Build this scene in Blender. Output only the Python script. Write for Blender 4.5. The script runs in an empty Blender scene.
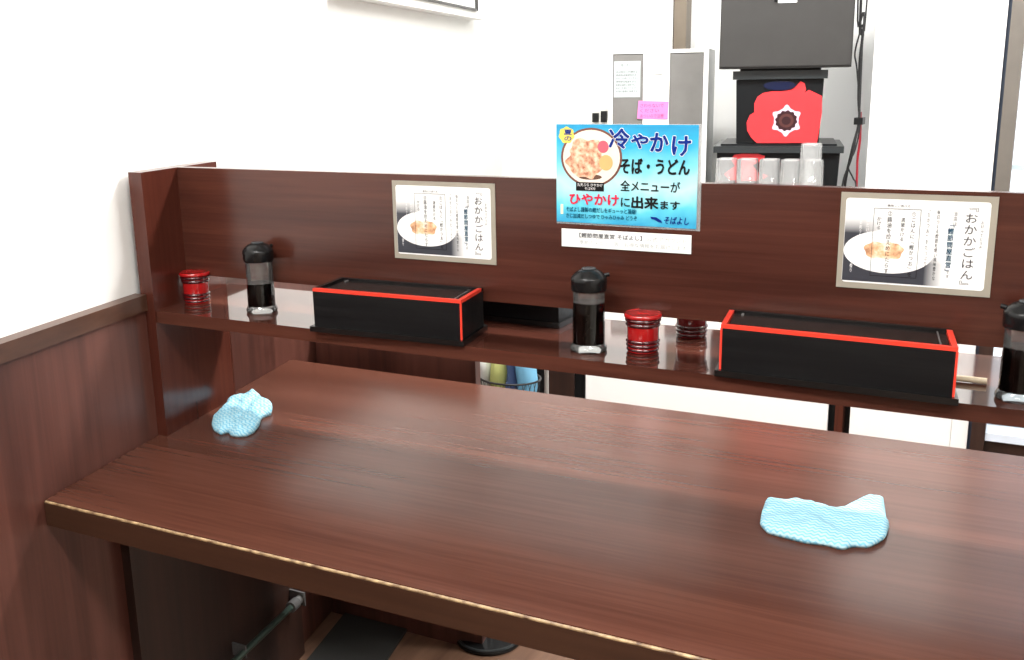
import bpy, bmesh, math, random
from mathutils import Vector, Matrix, Euler
from mathutils.geometry import tessellate_polygon
random.seed(4)
sc = bpy.context.scene
COL = sc.collection

# ------------------------------------------------------------------ camera, world, lights, exposure
ZT = 0.72                                   # height of the table top above the floor
CAM = Vector((1.336871613835604, -0.9940680827253199, 0.6244554501792402 + ZT))
R_ = Vector((0.8936794351044854, 0.44843419232087023, -0.015615454807869734))
U_ = Vector((-0.09292917625832758, 0.21901976283341615, 0.9712849796472418))
F_ = Vector((-0.4389774885700593, 0.8665662805844242, -0.23740607802413263))
FPX = 1021.0622376863143
cam = bpy.data.cameras.new('camera'); camo = bpy.data.objects.new('camera', cam); COL.objects.link(camo)
cam.sensor_fit = 'HORIZONTAL'; cam.sensor_width = 36.0; cam.lens = FPX / 1024 * 36.0
cam.clip_start = 0.02
m = Matrix((R_, U_, -F_)).transposed().to_4x4(); m.translation = CAM
camo.matrix_world = m
sc.camera = camo

w = bpy.data.worlds.new('world'); sc.world = w; w.use_nodes = True
w.node_tree.nodes['Background'].inputs[0].default_value = (0.93, 0.97, 1.0, 1)
w.node_tree.nodes['Background'].inputs[1].default_value = 1.6
sc.view_settings.view_transform = 'Standard'; sc.view_settings.look = 'None'
sc.view_settings.gamma = 1.0; sc.view_settings.use_curve_mapping = False
sc.view_settings.exposure = 0.3

def area(name, loc, sx, sy, power, rot=(0, 0, 0), col=(1, 0.98, 0.95)):
    l = bpy.data.lights.new(name, 'AREA'); l.shape = 'RECTANGLE'; l.size = sx; l.size_y = sy
    l.energy = power; l.color = col
    o = bpy.data.objects.new(name, l); o.location = loc; o.rotation_euler = rot; COL.objects.link(o)
    return o
area('ceiling_lamp', (0.5, -0.9, 2.46), 1.3, 0.25, 42)
area('ceiling_lamp', (2.2, -0.9, 2.46), 1.3, 0.25, 36)
area('ceiling_lamp', (0.3, 1.45, 2.46), 1.3, 0.25, 54)
area('ceiling_lamp', (1.7, 1.45, 2.46), 1.3, 0.25, 48)
area('ceiling_lamp', (0.9, -2.4, 2.46), 1.3, 0.25, 30)

K = 0.21111962375977322                     # the left wall runs off square: x = c - K*y
TH = math.atan(K)
def wx(c, y): return c - K * y
def at(px, py, y):
    """the point of the plane at depth y that a picture position measured"""
    d = F_ + (px - 512) / FPX * R_ - (py - 330) / FPX * U_
    return CAM + d * ((y - CAM.y) / d.y)

TURN = math.radians(11.5)
def on(px, py, o, rot):
    """local (x, z) on the front plane of a thing that stands at o, turned by rot"""
    d = F_ + (px - 512) / FPX * R_ - (py - 330) / FPX * U_
    o = Vector(o); n = Vector((-math.sin(rot), math.cos(rot), 0)); a = Vector((math.cos(rot), math.sin(rot), 0))
    p = CAM + d * ((o - CAM).dot(n) / d.dot(n)) - o
    return p.dot(a), p.z

# ------------------------------------------------------------------ materials
def new_mat(name):
    mt = bpy.data.materials.new(name); mt.use_nodes = True
    return mt, mt.node_tree, mt.node_tree.nodes['Principled BSDF']
def plain(name, col, rough=0.5, metal=0.0, spec=0.5, coat=0.0, noise=0.06, nscale=18.0):
    mt, nt, b = new_mat(name)
    b.inputs['Roughness'].default_value = rough; b.inputs['Metallic'].default_value = metal
    b.inputs['Specular IOR Level'].default_value = spec; b.inputs['Coat Weight'].default_value = coat
    tc = nt.nodes.new('ShaderNodeTexCoord'); n = nt.nodes.new('ShaderNodeTexNoise'); n.inputs['Scale'].default_value = nscale
    n.inputs['Detail'].default_value = 4
    r = nt.nodes.new('ShaderNodeValToRGB')
    r.color_ramp.elements[0].color = tuple(c * (1 - noise) for c in col) + (1,)
    r.color_ramp.elements[1].color = tuple(min(1, c * (1 + noise)) for c in col) + (1,)
    r.color_ramp.elements[0].position = .3; r.color_ramp.elements[1].position = .7
    nt.links.new(tc.outputs['Object'], n.inputs['Vector']); nt.links.new(n.outputs['Fac'], r.inputs[0])
    nt.links.new(r.outputs[0], b.inputs['Base Color'])
    return mt
def wood(name, dark, mid, light, axis, rough=0.2, scale=1.0, spec=0.5, coat=0.0, bump=0.02):
    mt, nt, b = new_mat(name)
    tc = nt.nodes.new('ShaderNodeTexCoord'); mp = nt.nodes.new('ShaderNodeMapping')
    s = [38.0 * scale] * 3; s['XYZ'.index(axis)] = 1.3 * scale
    mp.inputs['Scale'].default_value = s
    n = nt.nodes.new('ShaderNodeTexNoise'); n.inputs['Scale'].default_value = 1.6; n.inputs['Detail'].default_value = 8
    n.inputs['Roughness'].default_value = .62; n.inputs['Distortion'].default_value = .35
    mp2 = nt.nodes.new('ShaderNodeMapping'); s2 = [6.0] * 3; s2['XYZ'.index(axis)] = .7; mp2.inputs['Scale'].default_value = s2
    n2 = nt.nodes.new('ShaderNodeTexNoise'); n2.inputs['Scale'].default_value = 1.3; n2.inputs['Detail'].default_value = 3
    mx = nt.nodes.new('ShaderNodeMath'); mx.operation = 'MULTIPLY_ADD'; mx.inputs[1].default_value = .42
    mx2 = nt.nodes.new('ShaderNodeMath'); mx2.operation = 'MULTIPLY'; mx2.inputs[1].default_value = .6
    r = nt.nodes.new('ShaderNodeValToRGB')
    e = r.color_ramp.elements
    e[0].position = .38; e[0].color = dark + (1,); e[1].position = .64; e[1].color = light + (1,)
    x = r.color_ramp.elements.new(.5); x.color = mid + (1,)
    L = nt.links.new
    L(tc.outputs['Object'], mp.inputs[0]); L(mp.outputs[0], n.inputs['Vector'])
    L(tc.outputs['Object'], mp2.inputs[0]); L(mp2.outputs[0], n2.inputs['Vector'])
    L(n2.outputs['Fac'], mx2.inputs[0]); L(n.outputs['Fac'], mx.inputs[0]); L(mx2.outputs[0], mx.inputs[2])
    L(mx.outputs[0], r.inputs[0]); L(r.outputs[0], b.inputs['Base Color'])
    bp = nt.nodes.new('ShaderNodeBump'); bp.inputs['Strength'].default_value = bump; bp.inputs['Distance'].default_value = .002
    L(n.outputs['Fac'], bp.inputs['Height']); L(bp.outputs[0], b.inputs['Normal'])
    b.inputs['Roughness'].default_value = rough; b.inputs['Specular IOR Level'].default_value = spec
    b.inputs['Coat Weight'].default_value = coat
    return mt
D0, D1, D2 = (.030, .0095, .0065), (.054, .0170, .0115), (.090, .030, .019)
W_TABLE = wood('table_wood', (.062, .0210, .0132), (.084, .0295, .0188), (.108, .0400, .0262), 'X', rough=.23, bump=.006, spec=.19, scale=1.6)
W_SHELF = wood('shelf_wood', D0, D1, D2, 'X', rough=.06, bump=.006)
W_PANEL = wood('panel_wood', (.040, .0115, .0075), (.060, .0178, .0115), (.088, .027, .017), 'X', rough=.2, bump=.01, scale=1.5)
W_SIDE = wood('side_wood', (.058, .0145, .0090), (.074, .0187, .0115), (.094, .0250, .0150), 'Z', rough=.2, bump=.006, scale=1.4)
W_WAIN = wood('wainscot_wood', (.045, .0155, .0115), (.083, .029, .021), (.130, .048, .035), 'Z', rough=.38, scale=.8)
W_RAIL = wood('rail_wood', (.05, .022, .014), (.075, .034, .021), (.10, .048, .03), 'Y', rough=.35)
W_EDGE = wood('edge_wood', (.026, .0105, .006), (.040, .0165, .009), (.056, .024, .013), 'X', rough=.35)
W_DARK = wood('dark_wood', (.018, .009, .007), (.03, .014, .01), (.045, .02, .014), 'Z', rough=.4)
W_FLOOR = wood('floor_wood', (.10, .05, .03), (.15, .08, .05), (.20, .11, .07), 'Y', rough=.4, scale=.7)
WHITE = plain('white_paint', (.84, .84, .82), .6, noise=.015, nscale=3)
WHITE2 = plain('kitchen_white', (.86, .86, .85), .45, noise=.015, nscale=3)
OFFW = plain('off_white', (.66, .66, .62), .55, noise=.03, nscale=5)
BLACKP = plain('black_plastic', (.006, .0065, .007), .25, spec=.3)
BLACKL = wood('black_lacquer', (.004, .004, .0045), (.007, .007, .0075), (.014, .014, .014), 'X', rough=.34, bump=.3, spec=.16)
BLACKT = plain('black_lacquer_top', (.008, .007, .007), .2, spec=.3)
REDT = plain('red_lacquer_trim', (.72, .045, .025), .28)
REDJ = plain('red_lacquer', (.36, .009, .010), .10, coat=.4)
MAROON = plain('maroon_lacquer', (.055, .004, .006), .10, coat=.5)
SOY = plain('soy_sauce', (.003, .002, .0017), .2, spec=.08)
PLINTH = plain('black_base_lacquer', (.006, .006, .006), .22, spec=.5)
GREYM = plain('grey_metal', (.20, .20, .20), .35, metal=.5)
DGREY = plain('dark_grey_case', (.033, .032, .031), .5, spec=.3)
BLACKB = plain('storage_black', (.007, .008, .009), .35, spec=.2)
LIDG = plain('storage_lid', (.022, .026, .028), .3, spec=.4)
POPPY = plain('poppy_red', (.60, .032, .038), .4, spec=.3)
POPPYW = plain('poppy_white', (.56, .42, .52), .5)
POPPYD = plain('poppy_dark', (.030, .010, .012), .5, spec=.2)
POPPYM = plain('poppy_mid', (.075, .026, .024), .5, spec=.2)
BLUED = plain('dark_blue', (.005, .009, .035), .15)
TAN = plain('tan_post', (.15, .12, .088), .5)
TAN2 = plain('pillar_brown', (.11, .098, .085), .5)
DKBR = plain('dark_edge', (.06, .045, .035), .5)
PINK = plain('pink_paper', (.62, .16, .37), .7)
MAGENTA = plain('magenta_ink', (.34, .03, .17), .7)
PAPER = plain('white_paper', (.82, .83, .83), .7, noise=.01)
PAPERG = plain('pale_paper', (.37, .41, .41), .7)
GLOSSG = plain('grey_glossy_panel', (.150, .147, .142), .2, spec=.35)
CABLE = plain('black_cable', (.012, .012, .013), .45)
CABLER = plain('red_cable', (.42, .015, .03), .45)
STEEL = plain('green_grey_pipe', (.10, .15, .125), .3, metal=.6)
STEELP = plain('pale_metal', (.45, .45, .44), .3, metal=.8)
CHOP = plain('pale_chopstick_wood', (.68, .56, .40), .55)
MATB = plain('black_floor_mat', (.02, .02, .018), .7)
INK = plain('black_ink', (.010, .010, .011), .6, spec=.1)
INKG = plain('grey_ink', (.10, .105, .11), .6, spec=.1)
INKB = plain('blue_ink', (.005, .026, .21), .5, spec=.1)
INKR = plain('red_ink', (.62, .02, .06), .5, spec=.1)
INKT = plain('teal_ink', (.0, .07, .13), .5, spec=.1)
INKM = plain('soft_black_ink', (.035, .035, .038), .6, spec=.1)
INKW = plain('white_ink', (.85, .85, .85), .5)
FRAMEG = plain('poster_mount', (.30, .275, .225), .4)
YEL = plain('yellow_tag', (.75, .60, .10), .5)
GREENC = plain('green_cloth', (.52, .56, .20), .85)
NAVYC = plain('navy_cloth', (.06, .10, .22), .85)
LBLUEC = plain('light_blue_cloth', (.20, .52, .78), .85)
WHITEC = plain('white_cloth', (.78, .80, .78), .85)
WIRE = plain('black_wire', (.01, .01, .012), .4)
WIREB = plain('blue_net', (.10, .22, .34), .5)
SILVER = plain('silver_pole', (.42, .42, .40), .3, metal=.6)

def worn_glint_edge():  # tan wear, brightened to carry the highlight along the edge too
    mt, nt, b = new_mat('worn_glint_edge')
    tc = nt.nodes.new('ShaderNodeTexCoord'); n = nt.nodes.new('ShaderNodeTexNoise'); n.inputs['Scale'].default_value = 55
    n.inputs['Detail'].default_value = 5
    r = nt.nodes.new('ShaderNodeValToRGB'); e = r.color_ramp.elements
    e[0].position = .36; e[0].color = (.10, .05, .025, 1); e[1].position = .68; e[1].color = (.52, .37, .20, 1)
    nt.links.new(tc.outputs['Object'], n.inputs['Vector']); nt.links.new(n.outputs['Fac'], r.inputs[0])
    nt.links.new(r.outputs[0], b.inputs['Base Color']); b.inputs['Roughness'].default_value = .3
    return mt
WORN_GLINT = worn_glint_edge()

def clear(name, tint=(1, 1, 1), milk=.0, rough=.03, refl=.9):
    """thin clear plastic or glass: see-through with a glossy skin, milk = share of white body"""
    mt = bpy.data.materials.new(name); mt.use_nodes = True; nt = mt.node_tree; nt.nodes.clear()
    out = nt.nodes.new('ShaderNodeOutputMaterial'); tr = nt.nodes.new('ShaderNodeBsdfTransparent'); tr.inputs[0].default_value = tint + (1,)
    gl = nt.nodes.new('ShaderNodeBsdfGlossy'); gl.inputs['Roughness'].default_value = rough; gl.inputs[0].default_value = (refl, refl, refl, 1)
    df = nt.nodes.new('ShaderNodeBsdfDiffuse'); df.inputs[0].default_value = (.9, .92, .92, 1)
    fr = nt.nodes.new('ShaderNodeFresnel'); fr.inputs[0].default_value = 1.5
    m1 = nt.nodes.new('ShaderNodeMixShader'); m2 = nt.nodes.new('ShaderNodeMixShader'); m1.inputs[0].default_value = milk
    nt.links.new(tr.outputs[0], m1.inputs[1]); nt.links.new(df.outputs[0], m1.inputs[2])
    nt.links.new(fr.outputs[0], m2.inputs[0]); nt.links.new(m1.outputs[0], m2.inputs[1]); nt.links.new(gl.outputs[0], m2.inputs[2])
    nt.links.new(m2.outputs[0], out.inputs[0])
    return mt
GLASS = clear('bottle_glass', (.95, .95, .94), 0)
GLASSH = clear('bottle_glass_hazy', (.94, .93, .91), .07)
BASEG = clear('clear_base', (.66, .67, .67), .06)
CUP = clear('clear_cup', (.97, .98, .98), .19)
PANE = clear('window_glass', (.97, .99, 1), 0)
FILM = clear('laminate_film', (.95, .97, .97), .25)

def cloth_mat(name, freq, angle, c0, c1):
    mt, nt, b = new_mat(name)
    tc = nt.nodes.new('ShaderNodeTexCoord'); mp = nt.nodes.new('ShaderNodeMapping'); mp.inputs['Rotation'].default_value = (0, 0, angle)
    sp = nt.nodes.new('ShaderNodeSeparateXYZ')
    L = nt.links.new
    def mth(op, a, b_=None):
        n = nt.nodes.new('ShaderNodeMath'); n.operation = op
        for i, v in enumerate((a, b_)):
            if v is None: continue
            if isinstance(v, (int, float)): n.inputs[i].default_value = v
            else: L(v, n.inputs[i])
        return n.outputs[0]
    L(tc.outputs['Object'], mp.inputs[0]); L(mp.outputs[0], sp.inputs[0])
    wv = mth('MULTIPLY', mth('SINE', mth('MULTIPLY', sp.outputs[0], 640.0)), .0017)
    v = mth('ADD', mth('ADD', sp.outputs[1], mth('MULTIPLY', sp.outputs[2], .8)), wv)
    s = mth('MULTIPLY_ADD', mth('SINE', mth('MULTIPLY', v, freq)), .5); nt.nodes[-1].inputs[2].default_value = .5
    r = nt.nodes.new('ShaderNodeValToRGB'); e = r.color_ramp.elements
    e[0].position = .15; e[0].color = c0 + (1,); e[1].position = .6; e[1].color = c1 + (1,)
    L(s, r.inputs[0]); L(r.outputs[0], b.inputs['Base Color'])
    bp = nt.nodes.new('ShaderNodeBump'); bp.inputs['Strength'].default_value = .5; bp.inputs['Distance'].default_value = .0008
    L(s, bp.inputs['Height']); L(bp.outputs[0], b.inputs['Normal'])
    b.inputs['Roughness'].default_value = .9; b.inputs['Specular IOR Level'].default_value = .15
    return mt
CLOTH = cloth_mat('wavy_blue_cloth', 800, .06, (.20, .52, .70), (.46, .71, .80))
CLOTH2 = cloth_mat('wavy_blue_cloth_fine', 860, .5, (.20, .52, .70), (.44, .70, .80))

# ------------------------------------------------------------------ mesh helpers
def box(bm, x0, x1, y0, y1, z0, z1):
    v = [bm.verts.new(p) for p in ((x0, y0, z0), (x1, y0, z0), (x1, y1, z0), (x0, y1, z0), (x0, y0, z1), (x1, y0, z1), (x1, y1, z1), (x0, y1, z1))]
    for f in ((3, 2, 1, 0), (4, 5, 6, 7), (0, 1, 5, 4), (1, 2, 6, 5), (2, 3, 7, 6), (3, 0, 4, 7)): bm.faces.new([v[i] for i in f])
    return bm
def prism(bm, pts, z0, z1):
    """upright prism over a counter-clockwise plan outline"""
    a = [bm.verts.new((x, y, z0)) for x, y in pts]; b = [bm.verts.new((x, y, z1)) for x, y in pts]
    n = len(pts)
    bm.faces.new(b); bm.faces.new(a[::-1])
    for i in range(n): bm.faces.new((a[i], a[(i + 1) % n], b[(i + 1) % n], b[i]))
    return bm
def plate(bm, pts, y0, y1):
    """flat plate with outline pts in X-Z, from y0 (front) to y1"""
    a = [bm.verts.new((x, y0, z)) for x, z in pts]; b = [bm.verts.new((x, y1, z)) for x, z in pts]
    n = len(pts)
    for t in tessellate_polygon([[Vector((x, z, 0)) for x, z in pts]]):
        bm.faces.new([a[i] for i in t]); bm.faces.new([b[i] for i in reversed(t)])
    for i in range(n): bm.faces.new((a[i], b[i], b[(i + 1) % n], a[(i + 1) % n]))
    bmesh.ops.recalc_face_normals(bm, faces=bm.faces[:])
    return bm
def lathe(bm, prof, seg=40, cx=0, cy=0, a0=0):
    """prof: (radius, z) from bottom to top; radius 0 closes"""
    rings = []
    for r, z in prof:
        if r <= 1e-6: rings.append([bm.verts.new((cx, cy, z))])
        else: rings.append([bm.verts.new((cx + r * math.cos(a0 + 2 * math.pi * i / seg), cy + r * math.sin(a0 + 2 * math.pi * i / seg), z)) for i in range(seg)])
    for a, b in zip(rings, rings[1:]):
        for i in range(seg):
            j = (i + 1) % seg
            if len(a) == 1 and len(b) == 1: continue
            if len(a) == 1: bm.faces.new((a[0], b[j], b[i]))
            elif len(b) == 1: bm.faces.new((a[i], a[j], b[0]))
            else: bm.faces.new((a[i], a[j], b[j], b[i]))
    return bm
def tube(bm, path, r, seg=8):
    path = [Vector(p) for p in path]; rings = []
    up = Vector((0.13, .21, .97)); n = len(path)
    for i, p in enumerate(path):
        t = (path[min(i + 1, n - 1)] - path[max(i - 1, 0)]).normalized()
        s = t.cross(up)
        if s.length < 1e-3: s = t.cross(Vector((1, 0, 0)))
        s.normalize(); q = s.cross(t)
        rings.append([bm.verts.new(p + (s * math.cos(2 * math.pi * k / seg) + q * math.sin(2 * math.pi * k / seg)) * r) for k in range(seg)])
    for a, b in zip(rings, rings[1:]):
        for k in range(seg):
            j = (k + 1) % seg; bm.faces.new((a[k], a[j], b[j], b[k]))
    bm.faces.new(rings[0][::-1]); bm.faces.new(rings[-1])
    bmesh.ops.recalc_face_normals(bm, faces=bm.faces[:])
    return bm
def smooth_path(pts, n=8):
    P = [Vector(p) for p in pts]; out = []
    for i in range(len(P) - 1):
        p0 = P[max(i - 1, 0)]; p1 = P[i]; p2 = P[i + 1]; p3 = P[min(i + 2, len(P) - 1)]
        for k in range(n):
            t = k / n
            out.append(.5 * ((2 * p1) + (p2 - p0) * t + (2 * p0 - 5 * p1 + 4 * p2 - p3) * t * t + (3 * p1 - p0 - 3 * p2 + p3) * t ** 3))
    out.append(P[-1]); return out
def NB(): return bmesh.new()
def obj(name, bm, mat, parent=None, bevel=0.0, smooth=False, seg=2, recalc=False):
    if recalc: bmesh.ops.recalc_face_normals(bm, faces=bm.faces[:])
    if bevel:
        ed = [e for e in bm.edges if len(e.link_faces) == 2 and e.calc_face_angle(0) > .5]
        bmesh.ops.bevel(bm, geom=ed, offset=bevel, segments=seg, profile=.5, affect='EDGES', clamp_overlap=True)
    me = bpy.data.meshes.new(name); bm.to_mesh(me); bm.free()
    me.materials.append(mat)
    if smooth:
        for p in me.polygons: p.use_smooth = True
        try: me.set_sharp_from_angle(angle=math.radians(38))
        except Exception: pass
    o = bpy.data.objects.new(name, me); COL.objects.link(o)
    if parent: o.parent = parent
    return o
def tag(o, label, cat, group=None):
    o['label'] = label; o['category'] = cat
    if group: o['group'] = group
    return o
def thing(name, label, cat, loc=(0, 0, 0), rotz=0.0, group=None):
    o = bpy.data.objects.new(name, None); COL.objects.link(o); o.empty_display_size = .05
    o.location = loc; o.rotation_euler = (0, 0, rotz)
    return tag(o, label, cat, group)
def struct(name, bm, mat, bevel=0.0, parent=None):
    o = obj(name, bm, mat, parent, bevel)
    if parent is None: o['kind'] = 'structure'
    return o
def dup(root, loc, rotz, label, group=None):
    r = root.copy(); COL.objects.link(r); r.location = loc; r.rotation_euler = (0, 0, rotz); r['label'] = label
    if group: r['group'] = group
    for ch in list(root.children):
        c = ch.copy(); COL.objects.link(c); c.parent = r
        for g in list(ch.children):
            d = g.copy(); COL.objects.link(d); d.parent = c
    return r

# ------------------------------------------------------------------ lettering
def letters(name, body, x0, z0, x1, z1, mat, parent, y, bold=0.0, label=None, lean=0.0):
    """text laid out to fill the rectangle x0..x1, z0..z1 of an upright sheet, facing -Y; bold = stroke growth in metres"""
    cu = bpy.data.curves.new(name, 'FONT'); cu.body = body; cu.align_x = 'CENTER'
    cu.resolution_u = 2; cu.space_line = 1.05 if '\n' in body else 1.0
    t = bpy.data.objects.new(name, cu); COL.objects.link(t)
    bpy.context.view_layer.update()
    dg = bpy.context.evaluated_depsgraph_get()
    src = bpy.data.meshes.new_from_object(t.evaluated_get(dg))
    bpy.data.objects.remove(t); bpy.data.curves.remove(cu)
    co = [v.co.copy() for v in src.vertices]; fs = [tuple(p.vertices) for p in src.polygons]
    bpy.data.meshes.remove(src)
    ax, bx = min(c.x for c in co), max(c.x for c in co); ay, by = min(c.y for c in co), max(c.y for c in co)
    sh = [(0, 0)] if bold <= 0 else [(0, 0)] + [(bold * math.cos(i * math.pi / 4), bold * math.sin(i * math.pi / 4)) for i in range(8)]
    V = []; Fc = []
    for n, (dx, dz) in enumerate(sh):
        k = len(V)
        for c in co:
            u = (c.x - ax) / max(bx - ax, 1e-6); q = (c.y - ay) / max(by - ay, 1e-6)
            V.append((x0 + bold + u * (x1 - x0 - 2 * bold) + lean * q * (z1 - z0) + dx, y - n * 1e-6, z0 + bold + q * (z1 - z0 - 2 * bold) + dz))
        Fc += [tuple(i + k for i in f) for f in fs]
    me = bpy.data.meshes.new(name); me.from_pydata(V, [], Fc); me.update()
    me.materials.append(mat)
    o = bpy.data.objects.new(name, me); COL.objects.link(o); o.parent = parent
    if label: o['label'] = label
    return o
def column_text(name, s, x0, z0, x1, z1, mat, parent, y, bold=0.0):
    return letters(name, '\n'.join(s), x0, z0, x1, z1, mat, parent, y, bold)
def ellipse(cx, cz, rx, rz, n=40): return [(cx + rx * math.cos(2 * math.pi * i / n), cz + rz * math.sin(2 * math.pi * i / n)) for i in range(n)]

# ================================================================== SETTING
Z0 = ZT
struct('floor', box(NB(), -1.6, 3.3, -3.4, 3.4, -.1, 0), W_FLOOR)
struct('ceiling', box(NB(), -1.6, 3.3, -3.4, 3.4, 2.5, 2.6), WHITE)
def wallstrip(c0, c1, y0, y1): return [(wx(c0, y0), y0), (wx(c1, y0), y0), (wx(c1, y1), y1), (wx(c0, y1), y1)]
struct('wall_left', prism(NB(), wallstrip(-.16, -.012, -3.4, 3.3), 0, 2.5), WHITE)
struct('wall_back', box(NB(), -1.0, at(692, 0, 2.75).x, 2.75, 2.87, 0, 2.5), WHITE2)
struct('wall_back', box(NB(), at(692, 0, 2.75).x, at(992, 100, 2.75).x, 2.80, 2.92, 0, 2.5), WHITE2)
struct('wall_front', box(NB(), -.2, 3.3, -3.4, -3.3, 0, 2.5), plain('front_wall_tan', (.34, .27, .22), .6))
struct('wall_right', box(NB(), 3.2, 3.3, -3.4, 3.4, 0, 2.5), OFFW)
G1, G2, H = .3034, .5455, .48
struct('trim_1', prism(NB(), wallstrip(-.012, .0090, -3.3, G1 - .0005), 0, Z0 + .240), W_WAIN)          # wainscot in front of the divider
struct('trim_2', prism(NB(), wallstrip(-.012, .0005, G1, G2), 0, Z0 + .0), W_WAIN)
struct('trim_3', prism(NB(), wallstrip(-.012, .0090, G2 + .0005, 2.0), 0, Z0 + .235), W_WAIN)
struct('trim_4', prism(NB(), wallstrip(-.012, .0150, -3.3, G1 - .0005), Z0 + .2355, Z0 + .2644), W_RAIL, bevel=.002)
struct('trim_5', prism(NB(), wallstrip(-.012, .0150, G2 + .0005, 2.0), Z0 + .2355, Z0 + .2644), W_RAIL, bevel=.002)
# tan post standing against the back wall
y = 2.74
struct('trim_6', box(NB(), at(678.5, 20, y).x, at(690.5, 20, y).x, 2.69, y + .01, 0, 2.5), TAN, bevel=.003)
struct('trim_7', box(NB(), at(675.5, 20, y).x, at(678.5, 20, y).x, 2.71, y + .01, 0, 2.5), DKBR)
# white door leaf on the right, its lock side, the brown pillar and the window beyond it
y = 2.2
xa, xb, xc = at(871.5, 92, y).x, at(982, 92, y).x, at(1004, 92, y).x
d1 = struct('door_1', box(NB(), xa, xb - .0015, y, y + .045, 0.02, 2.4), WHITE2, bevel=.0005)
struct('door_gap_strip', box(NB(), xb - .0014, xb + .0004, y + .003, y + .040, 0.02, 2.4), plain('door_gap_grey', (.55, .57, .55), .6), parent=d1)
struct('door_edge', box(NB(), xb + .0005, at(1000, 92, y).x, y + .002, y + .045, 0.02, 2.4), WHITE2, bevel=.002, parent=d1)
struct('door_seal', box(NB(), at(1000, 92, y).x + .0005, at(1003.8, 92, y).x, y + .012, y + .045, 0.02, 2.4), plain('door_seal_dark', (.03, .045, .075), .5), parent=d1)
xp0, xp1 = at(1003.8, 92, y).x + .0005, at(1019, 92, y).x
struct('trim_8', box(NB(), xp0, xp1, y - .015, y + .10, Z0 + .22, 2.5), TAN2, bevel=.003)
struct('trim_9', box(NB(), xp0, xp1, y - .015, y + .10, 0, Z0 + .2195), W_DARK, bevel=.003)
zs = at(1004, 438, y).z
xw = xp1 + .001
struct('wall_back', box(NB(), xw, 3.2, y + .03, y + .12, 0, zs - .06), W_DARK)
wn = struct('window_1', box(NB(), xw, 3.2, y + .02, y + .11, zs - .06, zs - .012), W_DARK)
struct('sill', box(NB(), xw, 3.2, y - .01, y + .12, zs - .012, zs + .012), plain('window_sill', (.62, .70, .80), .3), parent=wn)
struct('muntin', box(NB(), xw, 3.2, y + .05, y + .07, at(1015, 170, y).z - .004, at(1015, 167, y).z + .002), plain('muntin_blue', (.62, .76, .82), .4), parent=wn)
struct('pane', box(NB(), xw, 3.2, y + .075, y + .08, zs + .012, 2.5), PANE, parent=wn)
struct('baseboard_left', prism(NB(), wallstrip(.009, .0165, -3.3, .15), 0, .06), W_DARK)

# ================================================================== COUNTER TABLE
D = .8232
tb = thing('counter_table', 'long glossy dark brown wooden counter table with a worn tan front edge and painted highlight', 'table', (0, 0, Z0))
XR = 2.9
b = NB(); prism(b, [(.0107, .004), (XR, .004), (XR, D), (wx(.0107, D), D)], -.0417, 0)
obj('tabletop', b, W_TABLE, tb, bevel=.0022)
b = NB(); box(b, .0118, XR, -.001, .0035, -.0412, -.0042); obj('edge_band', b, W_EDGE, tb, bevel=.0008)
b = NB(); tube(b, [(.0125, .0014, -.0026), (XR, .0014, -.0026)], .0023, 10); o = obj('worn_glint_edge', b, WORN_GLINT, tb, smooth=True); o['label'] = 'worn tan front edge with painted highlight'
b = NB(); prism(b, wallstrip(.0095, .0300, .165, .76), -Z0, -.042); obj('support_panel', b, W_DARK, tb)

# ------------------------------------------------------------------ divider standing on the table
S, SB, PB = .2344, .2127, .2827
dv = thing('counter_divider', 'dark brown wooden divider with shelf, standing on the counter table', 'divider', (0, 0, Z0))
b = NB(); prism(b, [(wx(.0008, G1), G1), (wx(.0312, G1), G1), (wx(.0312, G2), G2), (wx(.0008, G2), G2)], .0004, H); obj('side_panel', b, W_SIDE, dv, bevel=.0015)
b = NB(); prism(b, [(wx(.0312, .3083), .3083), (XR, .3083), (XR, .5594), (wx(.0312, .5594), .5594)], SB, S); obj('shelf', b, W_SHELF, dv, bevel=.0015)
b = NB(); prism(b, [(wx(.0312, .4115), .4115), (XR, .4115), (XR, .4305), (wx(.0312, .4305), .4305)], PB, H); obj('divider_panel', b, W_PANEL, dv, bevel=.0012)

# pipe along the support panel
pp = thing('wall_pipe', 'thin green-grey metal pipe running under the table beside the left wall', 'pipe', (0, 0, Z0))
c0 = .060
pt = lambda y, z: (wx(c0, y), y, z)
b = NB(); tube(b, [pt(.20, -.512), pt(.705, -.5395)], .0075, 12); obj('tube', b, STEEL, pp, smooth=True)
b = NB(); tube(b, [pt(.66, -.537), pt(.688, -.5386)], .013, 12); obj('collar', b, GREYM, pp, smooth=True)
b = NB(); tube(b, [pt(.688, -.5386), pt(.705, -.5395)], .010, 12); obj('end_cap', b, STEELP, pp, smooth=True)
b = NB(); prism(b, wallstrip(.0302, .074, .706, .711), -.555, -.522); obj('flange', b, GREYM, pp)
b = NB(); prism(b, wallstrip(.0302, .066, .452, .457), -.538, -.510); obj('bracket', b, GREYM, pp)

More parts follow.
